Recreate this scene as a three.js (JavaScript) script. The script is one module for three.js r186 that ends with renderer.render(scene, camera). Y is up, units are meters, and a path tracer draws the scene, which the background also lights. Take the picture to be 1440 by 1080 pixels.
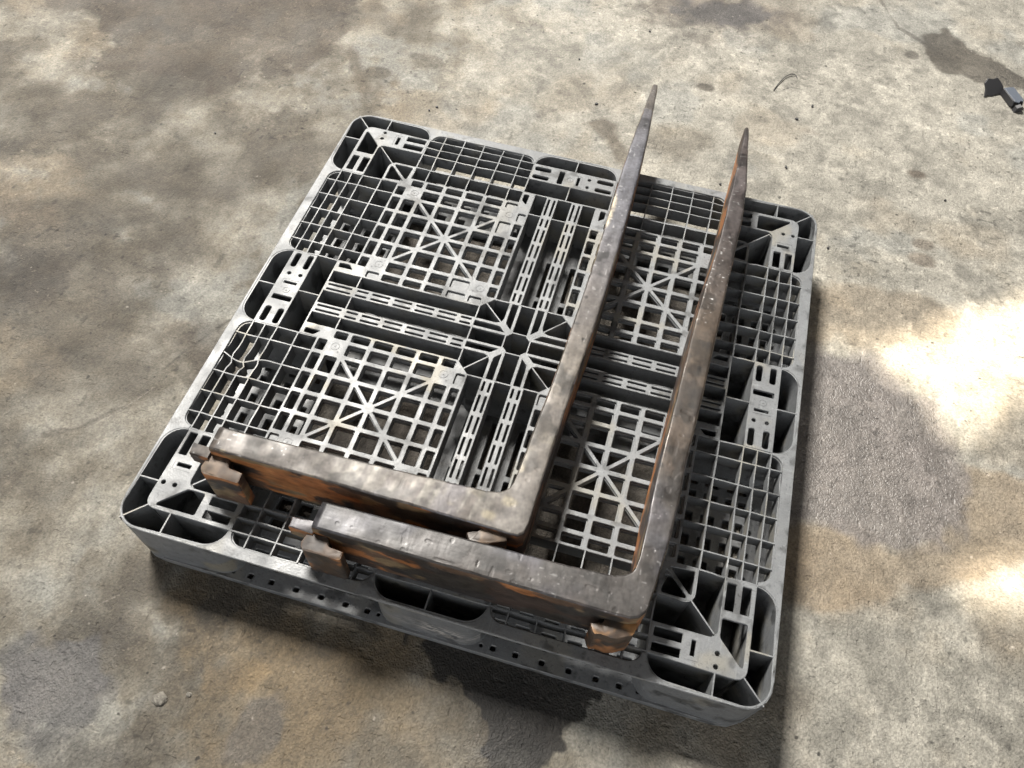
import * as THREE from 'three';
import { mergeGeometries, mergeVertices, toCreasedNormals } from 'three/addons/utils/BufferGeometryUtils.js';
import { RectAreaLightUniformsLib } from 'three/addons/lights/RectAreaLightUniformsLib.js';

// ------------------------------------------------------------------ camera, light, exposure
const W = 1024, HGT = 768;
const scene = new THREE.Scene();
const camera = new THREE.PerspectiveCamera(51.75, W / HGT, 0.05, 60);
camera.position.set(0.1947, 1.3947, 0.8864);
camera.up.set(-0.24656, 0.54477, -0.80152);
camera.lookAt(0.1947 - 0.118823, 1.3947 - 0.837805, 0.8864 - 0.532882);

const renderer = new THREE.WebGLRenderer({ antialias: true });
renderer.setSize(W, HGT);
renderer.toneMapping = THREE.LinearToneMapping;
renderer.toneMappingExposure = 5.0;
renderer.shadowMap.enabled = true;

// overcast daylight that comes in under the roof from the open sides
const skyW = 64, skyH = 32, skyData = new Float32Array(skyW * skyH * 4);
for (let j = 0; j < skyH; j++) for (let i = 0; i < skyW; i++) {      // dull all round, brighter over the open yard in front
  const k = 4 * (j * skyW + i), az = (i + 0.5) / skyW * 2 * Math.PI - Math.PI, z = Math.sin(az);   // z points out of the open front
  const g = 0.026 + 0.33 * Math.pow(Math.max(0, z), 1.5);
  skyData[k] = g; skyData[k + 1] = g; skyData[k + 2] = g; skyData[k + 3] = 1;
}
const skyTex = new THREE.DataTexture(skyData, skyW, skyH, THREE.RGBAFormat, THREE.FloatType);
skyTex.mapping = THREE.EquirectangularReflectionMapping; skyTex.magFilter = THREE.LinearFilter; skyTex.needsUpdate = true;
scene.background = skyTex; scene.environment = skyTex;

// sunlight that reaches the floor through two gaps in the roof
const SUN = new THREE.Vector3(0.30, 0.85, -0.42).normalize();
const sun = new THREE.DirectionalLight(0xfff0d8, 5);
sun.position.copy(SUN).multiplyScalar(20); sun.castShadow = true; sun.shadow.radius = 0.9; sun.shadow.mapSize.set(2048, 2048);
Object.assign(sun.shadow.camera, { left: -7, right: 7, top: 7, bottom: -7, near: 1, far: 40 });
scene.add(sun, sun.target);

// skylight panel in the roof, behind and to the left of the pallet: the soft main light
RectAreaLightUniformsLib.init();
const LAMP = new THREE.Vector3(-4.05, 8.95, -4.5);
const lamp = new THREE.RectAreaLight(0xfffaf2, 52, 1.9, 2.95);
lamp.position.copy(LAMP); lamp.lookAt(LAMP.x, 0, LAMP.z - 0.0001);
scene.add(lamp);

// ------------------------------------------------------------------ helpers
let seed = 7;
const rnd = () => { seed = (seed * 1664525 + 1013904223) >>> 0; return seed / 4294967296; };
const clamp = (x, a = 0, b = 1) => Math.min(b, Math.max(a, x));
const sst = (a, b, x) => { const t = clamp((x - a) / (b - a)); return t * t * (3 - 2 * t); };
const mix = (a, b, t) => a + (b - a) * t;
const HT = new Float32Array(65536); for (let i = 0; i < 65536; i++) HT[i] = rnd();
const hsh = (x, y, s) => HT[((x * 7919) ^ (y * 40503) ^ (s * 3571) ^ ((x * y) << 3)) & 65535];
function vn(x, y, s = 0, per = 0, pey = per) {           // value noise 0..1, tiling when per > 0
  let i = Math.floor(x), j = Math.floor(y); const f = x - i, g = y - j;
  let i1 = i + 1, j1 = j + 1;
  if (per) { i = ((i % per) + per) % per; j = ((j % pey) + pey) % pey; i1 = ((i1 % per) + per) % per; j1 = ((j1 % pey) + pey) % pey; }
  const u = f * f * (3 - 2 * f), v = g * g * (3 - 2 * g);
  const a = hsh(i, j, s), b = hsh(i1, j, s), c = hsh(i, j1, s), d = hsh(i1, j1, s);
  return a + (b - a) * u + (c - a) * v + (a - b - c + d) * u * v;
}
function fbm(x, y, o, s = 0, per = 0, pey = per) { let a = 0.5, r = 0, n = 0; for (let k = 0; k < o; k++) { r += a * vn(x, y, s + k * 17, per, pey); n += a; a *= 0.5; x *= 2; y *= 2; per *= 2; pey *= 2; } return r / n; }
const near = (x, z, cx, cz, rx, rz) => Math.exp(-(((x - cx) / rx) ** 2) - (((z - cz) / rz) ** 2));
const lin2s = (c) => { c = clamp(c); return 255 * (c <= 0.0031308 ? 12.92 * c : 1.055 * Math.pow(c, 1 / 2.4) - 0.055); };
function makeTex(n, fn, srgb, m = n, repeat = true) {    // fn(u, v, out) fills out with linear rgb
  const d = new Uint8Array(n * m * 4), o = [0, 0, 0];
  for (let j = 0; j < m; j++) for (let i = 0; i < n; i++) {
    fn((i + 0.5) / n, (j + 0.5) / m, o); const k = 4 * (j * n + i);
    for (let c = 0; c < 3; c++) d[k + c] = srgb ? lin2s(o[c]) : 255 * clamp(o[c]);
    d[k + 3] = 255;
  }
  const t = new THREE.DataTexture(d, n, m, THREE.RGBAFormat);
  t.colorSpace = srgb ? THREE.SRGBColorSpace : THREE.NoColorSpace;
  t.magFilter = THREE.LinearFilter; t.minFilter = THREE.LinearMipmapLinearFilter; t.generateMipmaps = true; t.anisotropy = 8;
  if (repeat) t.wrapS = t.wrapT = THREE.RepeatWrapping;
  t.needsUpdate = true; return t;
}
const names = {};
function numbered(n) { const k = names[n] = (names[n] ?? -1) + 1; return k ? `${n}_${String(k).padStart(3, '0')}` : n; }
function tag(o, label, category, group) { o.userData.label = label; o.userData.category = category; if (group) o.userData.group = group; return o; }
function shadowed(m) { m.castShadow = m.receiveShadow = true; return m; }
function struct(m, name) { m.name = name; m.userData.kind = 'structure'; scene.add(shadowed(m)); return m; }

// polygon helpers, plan coordinates (u right, v towards the viewer) in millimetres
function roundPoly(pts, r, n = 4) {
  const out = [], N = pts.length;
  for (let i = 0; i < N; i++) {
    const p = pts[i], a = pts[(i + N - 1) % N], b = pts[(i + 1) % N];
    const rr = p[2] ?? r; if (!rr) { out.push([p[0], p[1]]); continue; }
    const da = [a[0] - p[0], a[1] - p[1]], db = [b[0] - p[0], b[1] - p[1]];
    const la = Math.hypot(...da), lb = Math.hypot(...db), l = Math.min(rr, la * 0.46, lb * 0.46);
    const s = [p[0] + da[0] / la * l, p[1] + da[1] / la * l], e = [p[0] + db[0] / lb * l, p[1] + db[1] / lb * l];
    for (let k = 0; k <= n; k++) { const t = k / n, q = 1 - t; out.push([q * q * s[0] + 2 * q * t * p[0] + t * t * e[0], q * q * s[1] + 2 * q * t * p[1] + t * t * e[1]]); }
  }
  return out;
}
const rect = (u0, v0, u1, v1, r = 0) => roundPoly([[u0, v0], [u1, v0], [u1, v1], [u0, v1]], r);
const circ = (u, v, r, n = 14) => Array.from({ length: n }, (_, i) => [u + r * Math.cos(2 * Math.PI * i / n), v + r * Math.sin(2 * Math.PI * i / n)]);
const arc = (cu, cv, r, a0, a1, n = 8) => Array.from({ length: n + 1 }, (_, i) => { const a = (a0 + (a1 - a0) * i / n) * Math.PI / 180; return [cu + r * Math.cos(a), cv + r * Math.sin(a)]; });
const rot4 = (p, k) => { let [u, v] = p; for (let i = 0; i < k; i++) [u, v] = [1100 - v, u]; return [u, v]; };

const DECK = 0.145;                                      // top of the pallet above the floor, metres
class Solid {                                            // collects triangles in metres, local to the pallet
  constructor(warp) { this.p = []; this.warp = warp; }
  v(u, v, h) { if (this.warp) [u, v, h] = this.warp(u, v, h); this.p.push((u - 550) / 1000, DECK + h / 1000, (v - 550) / 1000); }
  tri(a, b, c) { this.v(...a); this.v(...b); this.v(...c); }
  quad(a, b, c, d) { this.tri(a, b, c); this.tri(a, c, d); }
  plate(outer, holes, top, th, bevel = 0.8) {
    const s = new THREE.Shape(outer.map((q) => new THREE.Vector2(...q)));
    s.holes = holes.map((h) => new THREE.Path(h.map((q) => new THREE.Vector2(...q))));
    const g = new THREE.ExtrudeGeometry(s, { depth: th - 2 * bevel, bevelEnabled: bevel > 0, bevelThickness: bevel, bevelSize: bevel, bevelOffset: -bevel, bevelSegments: 1, steps: 1, curveSegments: 1 });
    const a = g.attributes.position;
    for (let i = 0; i < a.count; i++) this.v(a.getX(i), a.getY(i), top - bevel - a.getZ(i));
    return this;
  }
  wall(pts, th, top, bot, closed = false) {              // an upright strip of even thickness along a path
    const n = pts.length, L = [], R = [];
    for (let i = 0; i < n; i++) {
      const a = pts[closed ? (i + n - 1) % n : Math.max(0, i - 1)], b = pts[closed ? (i + 1) % n : Math.min(n - 1, i + 1)], p = pts[i];
      const d1 = [p[0] - a[0], p[1] - a[1]], d2 = [b[0] - p[0], b[1] - p[1]], l1 = Math.hypot(...d1) || 1, l2 = Math.hypot(...d2) || 1;
      let t = [d1[0] / l1 * (l1 > 1e-9) + d2[0] / l2, d1[1] / l1 + d2[1] / l2]; if (Math.hypot(...d1) < 1e-9) t = d2; if (Math.hypot(...d2) < 1e-9) t = d1;
      const l = Math.hypot(...t), nx = -t[1] / l * th / 2, ny = t[0] / l * th / 2;
      L.push([p[0] + nx, p[1] + ny]); R.push([p[0] - nx, p[1] - ny]);
    }
    const m = closed ? n : n - 1;
    for (let i = 0; i < m; i++) {
      const j = (i + 1) % n, [a, b, c, d] = [L[i], L[j], R[j], R[i]];
      this.quad([...a, top], [...b, top], [...c, top], [...d, top]);
      this.quad([...d, bot], [...c, bot], [...b, bot], [...a, bot]);
      this.quad([...b, top], [...a, top], [...a, bot], [...b, bot]);
      this.quad([...d, top], [...c, top], [...c, bot], [...d, bot]);
    }
    if (!closed) { const e = n - 1;
      this.quad([...L[0], top], [...R[0], top], [...R[0], bot], [...L[0], bot]);
      this.quad([...R[e], top], [...L[e], top], [...L[e], bot], [...R[e], bot]); }
    return this;
  }
  geo(crease = 0) {
    let g = new THREE.BufferGeometry(); g.setAttribute('position', new THREE.Float32BufferAttribute(this.p, 3));
    g.computeVertexNormals(); if (crease) g = toCreasedNormals(g, crease);
    return boxUV(g);
  }
  build(name, material, parent, crease = 0.5) { const m = shadowed(new THREE.Mesh(this.geo(crease), material)); m.name = name; parent.add(m); return m; }
}
function boxUV(g, s = 1) {                               // uv in metres by the side a triangle faces
  const p = g.attributes.position, uv = new Float32Array(p.count * 2), A = new THREE.Vector3(), B = new THREE.Vector3(), C = new THREE.Vector3();
  for (let i = 0; i < p.count; i += 3) {
    A.fromBufferAttribute(p, i); B.fromBufferAttribute(p, i + 1); C.fromBufferAttribute(p, i + 2);
    const n = B.clone().sub(A).cross(C.clone().sub(A)), x = Math.abs(n.x), y = Math.abs(n.y), z = Math.abs(n.z);
    for (let k = 0; k < 3; k++) { const X = p.getX(i + k), Y = p.getY(i + k), Z = p.getZ(i + k);
      const q = y >= x && y >= z ? [X, Z] : x >= z ? [Z + 0.37, Y + 0.21] : [X + 0.13, Y + 0.61];
      uv[2 * (i + k)] = q[0] * s; uv[2 * (i + k) + 1] = q[1] * s; }
  }
  g.setAttribute('uv', new THREE.BufferAttribute(uv, 2)); return g;
}

// ------------------------------------------------------------------ floor
const FX0 = -2.1, FZ0 = -2.1, FS = 3.6;
function polySD(P, x, z) {                               // signed distance, negative inside
  let d = 1e9, ins = false;
  for (let i = 0, j = P.length - 1; i < P.length; j = i++) {
    const [ax, az] = P[j], [bx, bz] = P[i], ex = bx - ax, ez = bz - az, wx = x - ax, wz = z - az;
    const t = clamp((wx * ex + wz * ez) / (ex * ex + ez * ez)), dx = wx - ex * t, dz = wz - ez * t;
    d = Math.min(d, dx * dx + dz * dz);
    if ((az > z) !== (bz > z) && x < ex * (z - az) / ez + ax) ins = !ins;
  }
  return ins ? -Math.sqrt(d) : Math.sqrt(d);
}
const ST = (P, edge, rag, col, amt, extra = {}) => { const xs = P.map((p) => p[0]), zs = P.map((p) => p[1]), m = edge + rag + 0.02; return { P, edge, rag, col, amt, ...extra, x0: Math.min(...xs) - m, x1: Math.max(...xs) + m, z0: Math.min(...zs) - m, z1: Math.max(...zs) + m }; };
const disc = (x, z, rx, rz = rx, a = 0) => Array.from({ length: 10 }, (_, i) => { const t = i * 0.628, c = rx * Math.cos(t), s = rz * Math.sin(t); return [x + c * Math.cos(a) - s * Math.sin(a), z + c * Math.sin(a) + s * Math.cos(a)]; });
const WET = [[0.58, -0.29], [0.679, -0.278], [0.732, -0.305], [0.808, -0.241], [0.872, -0.232], [0.881, -0.162], [0.915, -0.103], [0.94, -0.011], [0.914, 0.051], [0.843, 0.125], [0.794, 0.154], [0.745, 0.147], [0.684, 0.135], [0.56, 0.13], [0.55, -0.1]];
const stainsAndShade = [
  ST([[-1.72, -0.93], [-1.5, -1.6], [-0.879, -1.35], [-0.789, -1.042], [-0.827, -0.863], [-0.946, -0.796], [-1.043, -0.691], [-1.181, -0.651], [-1.28, -0.656], [-1.392, -0.645], [-1.412, -0.768], [-1.498, -0.853]], 0.014, 0.05, [0.034, 0.027, 0.020], 0.8),
  ST([[-0.775, -0.985], [-0.742, -0.968], [-0.632, -0.809], [-0.626, -0.757], [-0.682, -0.818]], 0.012, 0.015, [0.048, 0.040, 0.030], 0.78),
  ST(disc(-0.647, -0.89, 0.03, 0.022), 0.008, 0.012, [0.045, 0.039, 0.030], 0.8), ST(disc(-0.534, -0.986, 0.045, 0.03), 0.008, 0.015, [0.062, 0.055, 0.043], 0.7),
  ST(disc(0.24, -1.50, 0.26, 0.12, -0.2), 0.07, 0.06, [0.062, 0.052, 0.042], 0.8), ST(disc(0.27, -1.49, 0.15, 0.08, -0.2), 0.03, 0.06, [0.040, 0.038, 0.038], 0.85),
  ST([[0.833, -1.587], [0.918, -1.647], [0.98, -1.592], [1.109, -1.497], [1.16, -1.43], [1.11, -1.39], [1.013, -1.395], [0.914, -1.424], [0.849, -1.492]], 0.012, 0.03, [0.040, 0.035, 0.028], 0.85),
  ST(disc(0.818, -1.474, 0.022), 0.006, 0.006, [0.05, 0.045, 0.038], 0.7), ST(disc(0.62, -1.75, 0.3, 0.05, -0.5), 0.04, 0.04, [0.12, 0.11, 0.09], 0.6),
  ST([[-0.034, -0.871], [0.004, -0.895], [0.084, -0.811], [0.114, -0.735], [0.066, -0.739], [0.024, -0.82]], 0.012, 0.014, [0.058, 0.048, 0.035], 0.8),
  ST(disc(0.20, -0.87, 0.10, 0.06, -0.5), 0.03, 0.03, [0.075, 0.065, 0.050], 0.65), ST(disc(0.244, -1.123, 0.026, 0.02), 0.006, 0.008, [0.045, 0.040, 0.033], 0.88),
  ST(disc(0.832, -0.941, 0.024, 0.016), 0.008, 0.01, [0.062, 0.048, 0.035], 0.75), ST(disc(0.84, -0.633, 0.03, 0.02), 0.008, 0.012, [0.065, 0.052, 0.040], 0.7), ST(disc(0.845, -0.685, 0.02, 0.014), 0.008, 0.012, [0.065, 0.052, 0.040], 0.65),
  ST(disc(0.55, -1.02, 0.03, 0.015), 0.01, 0.01, [0.07, 0.058, 0.048], 0.5),
  ST(disc(-1.11, 0.04, 0.10, 0.07), 0.03, 0.05, [0.022, 0.018, 0.014], 0.75), ST(disc(-1.3, -0.12, 0.14, 0.05), 0.04, 0.04, [0.07, 0.055, 0.04], 0.4),
  ST([[-0.744, 0.054], [-0.637, -0.001], [-0.55, 0.101], [-0.56, 0.217], [-0.66, 0.238], [-0.72, 0.145]], 0.02, 0.05, [0.028, 0.023, 0.018], 0.65),
  ST([[0.56, -0.423], [0.685, -0.503], [0.831, -0.526], [0.92, -0.47], [0.9, -0.40], [0.784, -0.342], [0.675, -0.32], [0.56, -0.29]], 0.025, 0.03, [0.125, 0.096, 0.063], 0.5),
  ST([[0.56, 0.151], [0.684, 0.12], [0.745, 0.13], [0.794, 0.14], [0.843, 0.11], [0.90, 0.04], [0.92, -0.08], [1.1, -0.10], [1.1, 0.02], [1.025, 0.114], [0.894, 0.184], [0.792, 0.246], [0.692, 0.296], [0.604, 0.308], [0.56, 0.30]], 0.014, 0.02, [0.135, 0.096, 0.056], 0.55),
  ST([[-0.5, -0.5], [0.5, -0.5], [0.5, 0.5], [-0.5, 0.5]], 0.04, 0.05, [0.048, 0.041, 0.034], 0.88),  // shade under the pallet, put into the floor colour
  ST(WET, 0.022, 0.04, [0.104, 0.094, 0.088], 0.88, { wet: 1 }),
  ST([[-0.658, 0.786], [-0.64, 0.744], [-0.597, 0.717], [-0.546, 0.711], [-0.49, 0.726], [-0.455, 0.763], [-0.462, 0.805], [-0.48, 0.839], [-0.531, 0.859], [-0.599, 0.845], [-0.64, 0.817]], 0.012, 0.035, [0.040, 0.039, 0.040], 0.82, { wet: 0.3 }),
  ST([[-0.547, 0.874], [-0.485, 0.851], [-0.402, 0.843], [-0.396, 0.874], [-0.509, 0.912]], 0.02, 0.03, [0.05, 0.048, 0.045], 0.6),
  ST([[-0.456, 0.62], [-0.263, 0.59], [-0.013, 0.5], [0.072, 0.616], [0.089, 0.669], [0.022, 0.754], [-0.168, 0.819], [-0.297, 0.758]], 0.06, 0.08, [0.085, 0.062, 0.034], 0.6),
  ST([[-0.06, 0.50], [0.32, 0.50], [0.30, 0.548], [0.29, 0.594], [0.244, 0.641], [0.228, 0.7], [0.165, 0.721], [0.115, 0.694], [0.105, 0.641], [0.071, 0.634], [0.022, 0.618], [-0.003, 0.583]], 0.006, 0.06, [0.011, 0.010, 0.009], 0.95, { wet: 0.3 }),
  ST(disc(0.19, 0.73, 0.05, 0.04), 0.008, 0.05, [0.016, 0.015, 0.013], 0.85), ST(disc(-0.13, 0.56, 0.05, 0.02, 0.2), 0.01, 0.03, [0.02, 0.018, 0.015], 0.7),
  ST([[-0.716, 0.181], [-0.692, 0.113], [-0.661, 0.052], [-0.622, -0.022], [-0.614, -0.067], [-0.605, -0.061], [-0.613, -0.014], [-0.651, 0.059], [-0.682, 0.12], [-0.706, 0.186]], 0.003, 0.008, [0.02, 0.017, 0.013], 0.7),
  ST([[0.712, -1.736], [0.773, -1.597], [0.833, -1.549], [0.915, -1.481], [0.923, -1.491], [0.841, -1.567], [0.782, -1.608], [0.723, -1.74]], 0.004, 0.008, [0.04, 0.036, 0.03], 0.6),
  ST([[-0.857, 0.384], [-0.8, 0.35], [-0.756, 0.293], [-0.694, 0.248], [-0.69, 0.254], [-0.749, 0.299], [-0.794, 0.356], [-0.851, 0.389]], 0.003, 0.008, [0.022, 0.018, 0.014], 0.55),
  ST(disc(-0.22, 0.765, 0.025, 0.045, 0.3), 0.01, 0.03, [0.045, 0.043, 0.042], 0.6), ST(disc(-0.3, 0.70, 0.05, 0.02, -0.3), 0.012, 0.03, [0.12, 0.085, 0.045], 0.55),
  ST(disc(0.70, 0.62, 0.05, 0.02, 0.6), 0.015, 0.02, [0.11, 0.10, 0.09], 0.55), ST(disc(0.77, 0.665, 0.03, 0.012, 0.5), 0.008, 0.012, [0.08, 0.07, 0.065], 0.7),
  ST([[0.95, 0.25], [1.2, 0.1], [1.3, 0.4], [1.1, 0.42]], 0.05, 0.05, [0.14, 0.11, 0.075], 0.4),
];
const wetAt = (x, z) => { let w = 0; for (const s of stainsAndShade) if (s.wet && x > s.x0 && x < s.x1 && z > s.z0 && z < s.z1) w = Math.max(w, s.wet * (1 - sst(-s.edge, s.edge, polySD(s.P, x, z) + (fbm(x * 26, z * 26, 3, 5) - 0.5) * 2 * s.rag))); return w; };
function grid(n, fn) {                                   // a slow field over the floor, kept on a coarser grid and read back smoothly
  const d = new Float32Array((n + 1) * (n + 1)); for (let j = 0; j <= n; j++) for (let i = 0; i <= n; i++) d[j * (n + 1) + i] = fn(FX0 + i / n * FS, FZ0 + j / n * FS);
  return (x, z) => { const p = clamp((x - FX0) / FS, 0, 0.99999) * n, q = clamp((z - FZ0) / FS, 0, 0.99999) * n, i = p | 0, j = q | 0, f = p - i, g = q - j, k = j * (n + 1) + i; return (d[k] * (1 - f) + d[k + 1] * f) * (1 - g) + (d[k + n + 1] * (1 - f) + d[k + n + 2] * f) * g; };
}
const WX = grid(256, (x, z) => x + 0.09 * (fbm(x * 3 + 11, z * 3 + 18, 2, 201) - 0.5)), WZ = grid(256, (x, z) => z + 0.09 * (fbm(x * 3 + 16, z * 3 + 12, 2, 203) - 0.5));
const N2 = grid(800, (x, z) => fbm(WX(x, z) * 6 + 20, WZ(x, z) * 6 + 20, 5, 31)), N4 = grid(1000, (x, z) => fbm(WX(x, z) * 15 + 40, WZ(x, z) * 15 + 52, 4, 131));
const FIELD = grid(256, (x, z) => 0.44 + 0.46 * near(x, z, -1.0, 0.05, 0.75, 0.65) + 0.30 * near(x, z, -0.1, 0.72, 0.5, 0.25) + 0.22 * near(x, z, -1.1, -1.0, 0.9, 0.5) - 0.42 * near(x, z, 0.7, -1.1, 1.1, 0.75) - 0.25 * near(x, z, 0.95, 0.6, 0.6, 0.5) - 0.15 * near(x, z, -0.75, 0.55, 0.2, 0.2) + (fbm(WX(x, z) * 1.3 + 7, WZ(x, z) * 1.3 + 3, 3, 1) - 0.5) * 0.5);
const WARM = grid(600, (x, z) => sst(0.58, 0.70, fbm(WX(x, z) * 4 + 33, WZ(x, z) * 4 + 15, 4, 91)) * 0.35), COOL = grid(600, (x, z) => sst(0.58, 0.68, fbm(WX(x, z) * 5 + 13, WZ(x, z) * 5 + 35, 4, 97)) * 0.45), ROUGH = grid(256, (x, z) => sst(0.40, 0.62, fbm(x * 4.5 + 60, z * 4.5 + 60, 3, 301)));
// loose grit, chips and scrapes: each one stamped where it lies
const MN = 2048, marks = new Float32Array(MN * MN);
function stamp(x, z, r, val, squash = 1, ang = 0, ragged = 0.5) {
  const k = MN / FS, ci = (x - FX0) * k, cj = (z - FZ0) * k, R = r * k * 1.6 + 2, ca = Math.cos(ang), sa = Math.sin(ang);
  for (let j = Math.max(0, cj - R | 0); j <= Math.min(MN - 1, cj + R); j++) for (let i = Math.max(0, ci - R | 0); i <= Math.min(MN - 1, ci + R); i++) {
    const dx = (i + 0.5 - ci) / k, dz = (j + 0.5 - cj) / k, p = dx * ca + dz * sa, q = (dz * ca - dx * sa) / squash;
    const d = Math.hypot(p, q) / r + ragged * (vn(i * 0.5, j * 0.5, 71) - 0.5) * 1.6, a = 1 - sst(0.8, 1.15, d), t = j * MN + i;
    if (a > 0) marks[t] = mix(marks[t], val, a);
  }
}
for (let i = 0; i < 5200; i++) {                          // dark grains, in drifts
  const x = FX0 + FS * rnd(), z = FZ0 + FS * rnd(), c = fbm(x * 5 + 20, z * 5 + 20, 3, 601), u = rnd(), w = rnd(), a = rnd() * 3.1, q = rnd();
  if (c > 0.42 + 0.12 * u) stamp(x, z, 0.0011 + 0.0032 * w * w * w * w, -0.45 - 0.4 * q, 0.45 + 0.5 * u, a);
}
for (let i = 0; i < 2600; i++) { const x = FX0 + FS * rnd(), z = FZ0 + FS * rnd(), c = fbm(x * 5 + 50, z * 5 + 50, 3, 603), u = rnd(), w = rnd(), a = rnd() * 3.1; if (c > 0.44) stamp(x, z, 0.0010 + 0.0022 * w * w * w, 0.35 + 0.4 * u, 0.5 + 0.5 * u, a); }
for (let i = 0; i < 90; i++) {                            // scrapes
  let x = FX0 + FS * rnd(), z = FZ0 + FS * rnd(), a = -0.6 + 0.9 * (rnd() - 0.5) + (rnd() < 0.3 ? 1.5 : 0); const n = 10 + 70 * rnd() * rnd(), v = rnd() < 0.6 ? -0.35 : 0.3, w = 0.0009 + 0.0008 * rnd(), bend = (rnd() - 0.5) * 0.02;
  for (let k = 0; k < n; k++) { x += 0.0022 * Math.cos(a); z += 0.0022 * Math.sin(a); a += bend + 0.05 * (rnd() - 0.5); if (rnd() < 0.7) stamp(x, z, w, v, 0.8, a, 0.8); }
}
const PEEL = grid(1400, (x, z) => { const p = fbm(WX(x, z) * 13 + 60, WZ(x, z) * 13 + 60, 5, 651), q = fbm(WX(x, z) * 7 + 80, WZ(x, z) * 7 + 80, 5, 653); return 0.16 * sst(0.545, 0.57, p) - 0.20 * sst(0.56, 0.585, q); });
function floorColor(x, z, o) {
  const n2 = N2(x, z), n4 = N4(x, z), n3 = fbm(x * 36 + 90, z * 36 + 90, 3, 61);
  // dry cement under trodden-in soil that lies over it in ragged sheets, thickest in front and on the left, where its colour also offsets lamp falloff
  const e = FIELD(x, z) + 0.62 * (n2 - 0.5) + 0.55 * (n4 - 0.5) + 0.35 * (n3 - 0.5);
  const c = [0.168, 0.160, 0.138];
  const to = (k, w) => { for (let i = 0; i < 3; i++) c[i] = mix(c[i], k[i], clamp(w)); };
  to([0.134, 0.124, 0.103], sst(0.22, 0.52, e + 0.3 * (n4 - 0.5)) * 0.85);
  to([0.060, 0.053, 0.041], sst(0.40, 0.76, e) * 0.95);
  to([0.033, 0.028, 0.021], sst(0.66, 0.92, e) * 0.9);
  to([0.120, 0.098, 0.070], WARM(x, z)); to([0.122, 0.126, 0.120], COOL(x, z) * (1 - sst(0.5, 0.8, e)));
  const m = 0.32 + 0.34 * n2 + 0.78 * n3 + 0.24 * n4; for (let k = 0; k < 3; k++) c[k] *= m;
  let rag = null;
  for (const s of stainsAndShade) {
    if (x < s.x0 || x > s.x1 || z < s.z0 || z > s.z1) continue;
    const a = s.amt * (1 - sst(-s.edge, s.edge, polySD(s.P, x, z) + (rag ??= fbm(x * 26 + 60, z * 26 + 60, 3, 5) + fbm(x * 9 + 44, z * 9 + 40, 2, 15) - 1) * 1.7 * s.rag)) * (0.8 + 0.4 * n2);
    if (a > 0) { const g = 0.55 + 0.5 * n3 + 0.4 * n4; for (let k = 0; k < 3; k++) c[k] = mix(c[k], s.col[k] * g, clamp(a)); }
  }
  // grit: pale and dark grains, pits, short scrapes
  const g1 = vn(x * 260 + 900, z * 260 + 900, 7), g2 = vn(x * 420 + 999, z * 420 + 999, 9), g3 = vn(x * 95 + 300, z * 120 + 300, 13);
  const rough = ROUGH(x, z);
  const pit = sst(0.80, 0.93, g3) * (0.25 + 0.75 * rough) * sst(0.42, 0.6, n4);
  const crumb = sst(0.62, 0.80, fbm(x * 70 + 200, z * 70 + 200, 2, 311)) * rough;
  const pale = sst(0.86, 0.97, g1) * sst(0.40, 0.62, n3) * (0.35 + 0.65 * rough);
  const spot = sst(0.90, 0.97, vn(x * 46 + 500, z * 46 + 500, 17)) * sst(0.3, 0.5, vn(x * 130 + 400, z * 130 + 400, 19));
  const f = (0.66 + 0.68 * g2) * (1 - 0.55 * pit) * (1 + 0.3 * crumb) * (1 - 0.4 * spot) * (1 + PEEL(x, z)); const mk = marks[Math.min(MN - 1, (z - FZ0) / FS * MN | 0) * MN + Math.min(MN - 1, (x - FX0) / FS * MN | 0)];
  for (let k = 0; k < 3; k++) o[k] = clamp(mix(c[k] * f, c[k] * 1.5 + 0.07 - 0.01 * k, pale * 0.75) * (mk < 0 ? 1 + mk : 1) + (mk > 0 ? mk * (0.15 - 0.012 * k) : 0), 0.005, 0.5);
}
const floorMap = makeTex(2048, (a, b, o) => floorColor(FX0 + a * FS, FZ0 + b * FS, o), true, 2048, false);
const floorRough = makeTex(1024, (a, b, o) => { const x = FX0 + a * FS, z = FZ0 + b * FS, w = wetAt(x, z); o[0] = o[1] = o[2] = mix(0.84 + 0.2 * (fbm(x * 12, z * 12, 3, 44) - 0.5), 0.44 + 0.14 * fbm(x * 30, z * 30, 3, 46), w); }, false, 1024, false);
const bumpTex = makeTex(1024, (a, b, o) => {
  const P = 6, n = fbm(a * P, b * P, 3, 3, P), f = fbm(a * 48, b * 48, 3, 9, 48), g = vn(a * 256, b * 256, 4, 256);
  const pit = sst(0.8, 0.95, vn(a * 64, b * 64, 21, 64));
  o[0] = o[1] = o[2] = 0.30 * n + 0.42 * f + 0.30 * g - 0.35 * pit;
}, false);
bumpTex.repeat.set(FS / 0.55, FS / 0.55);
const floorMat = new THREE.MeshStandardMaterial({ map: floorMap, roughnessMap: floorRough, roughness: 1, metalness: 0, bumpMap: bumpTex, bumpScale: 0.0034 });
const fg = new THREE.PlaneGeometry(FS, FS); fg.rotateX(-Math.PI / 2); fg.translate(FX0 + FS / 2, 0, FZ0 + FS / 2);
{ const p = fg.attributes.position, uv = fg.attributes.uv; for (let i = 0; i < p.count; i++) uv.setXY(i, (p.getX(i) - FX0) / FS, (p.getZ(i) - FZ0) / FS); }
struct(new THREE.Mesh(fg, floorMat), 'floor');
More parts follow.
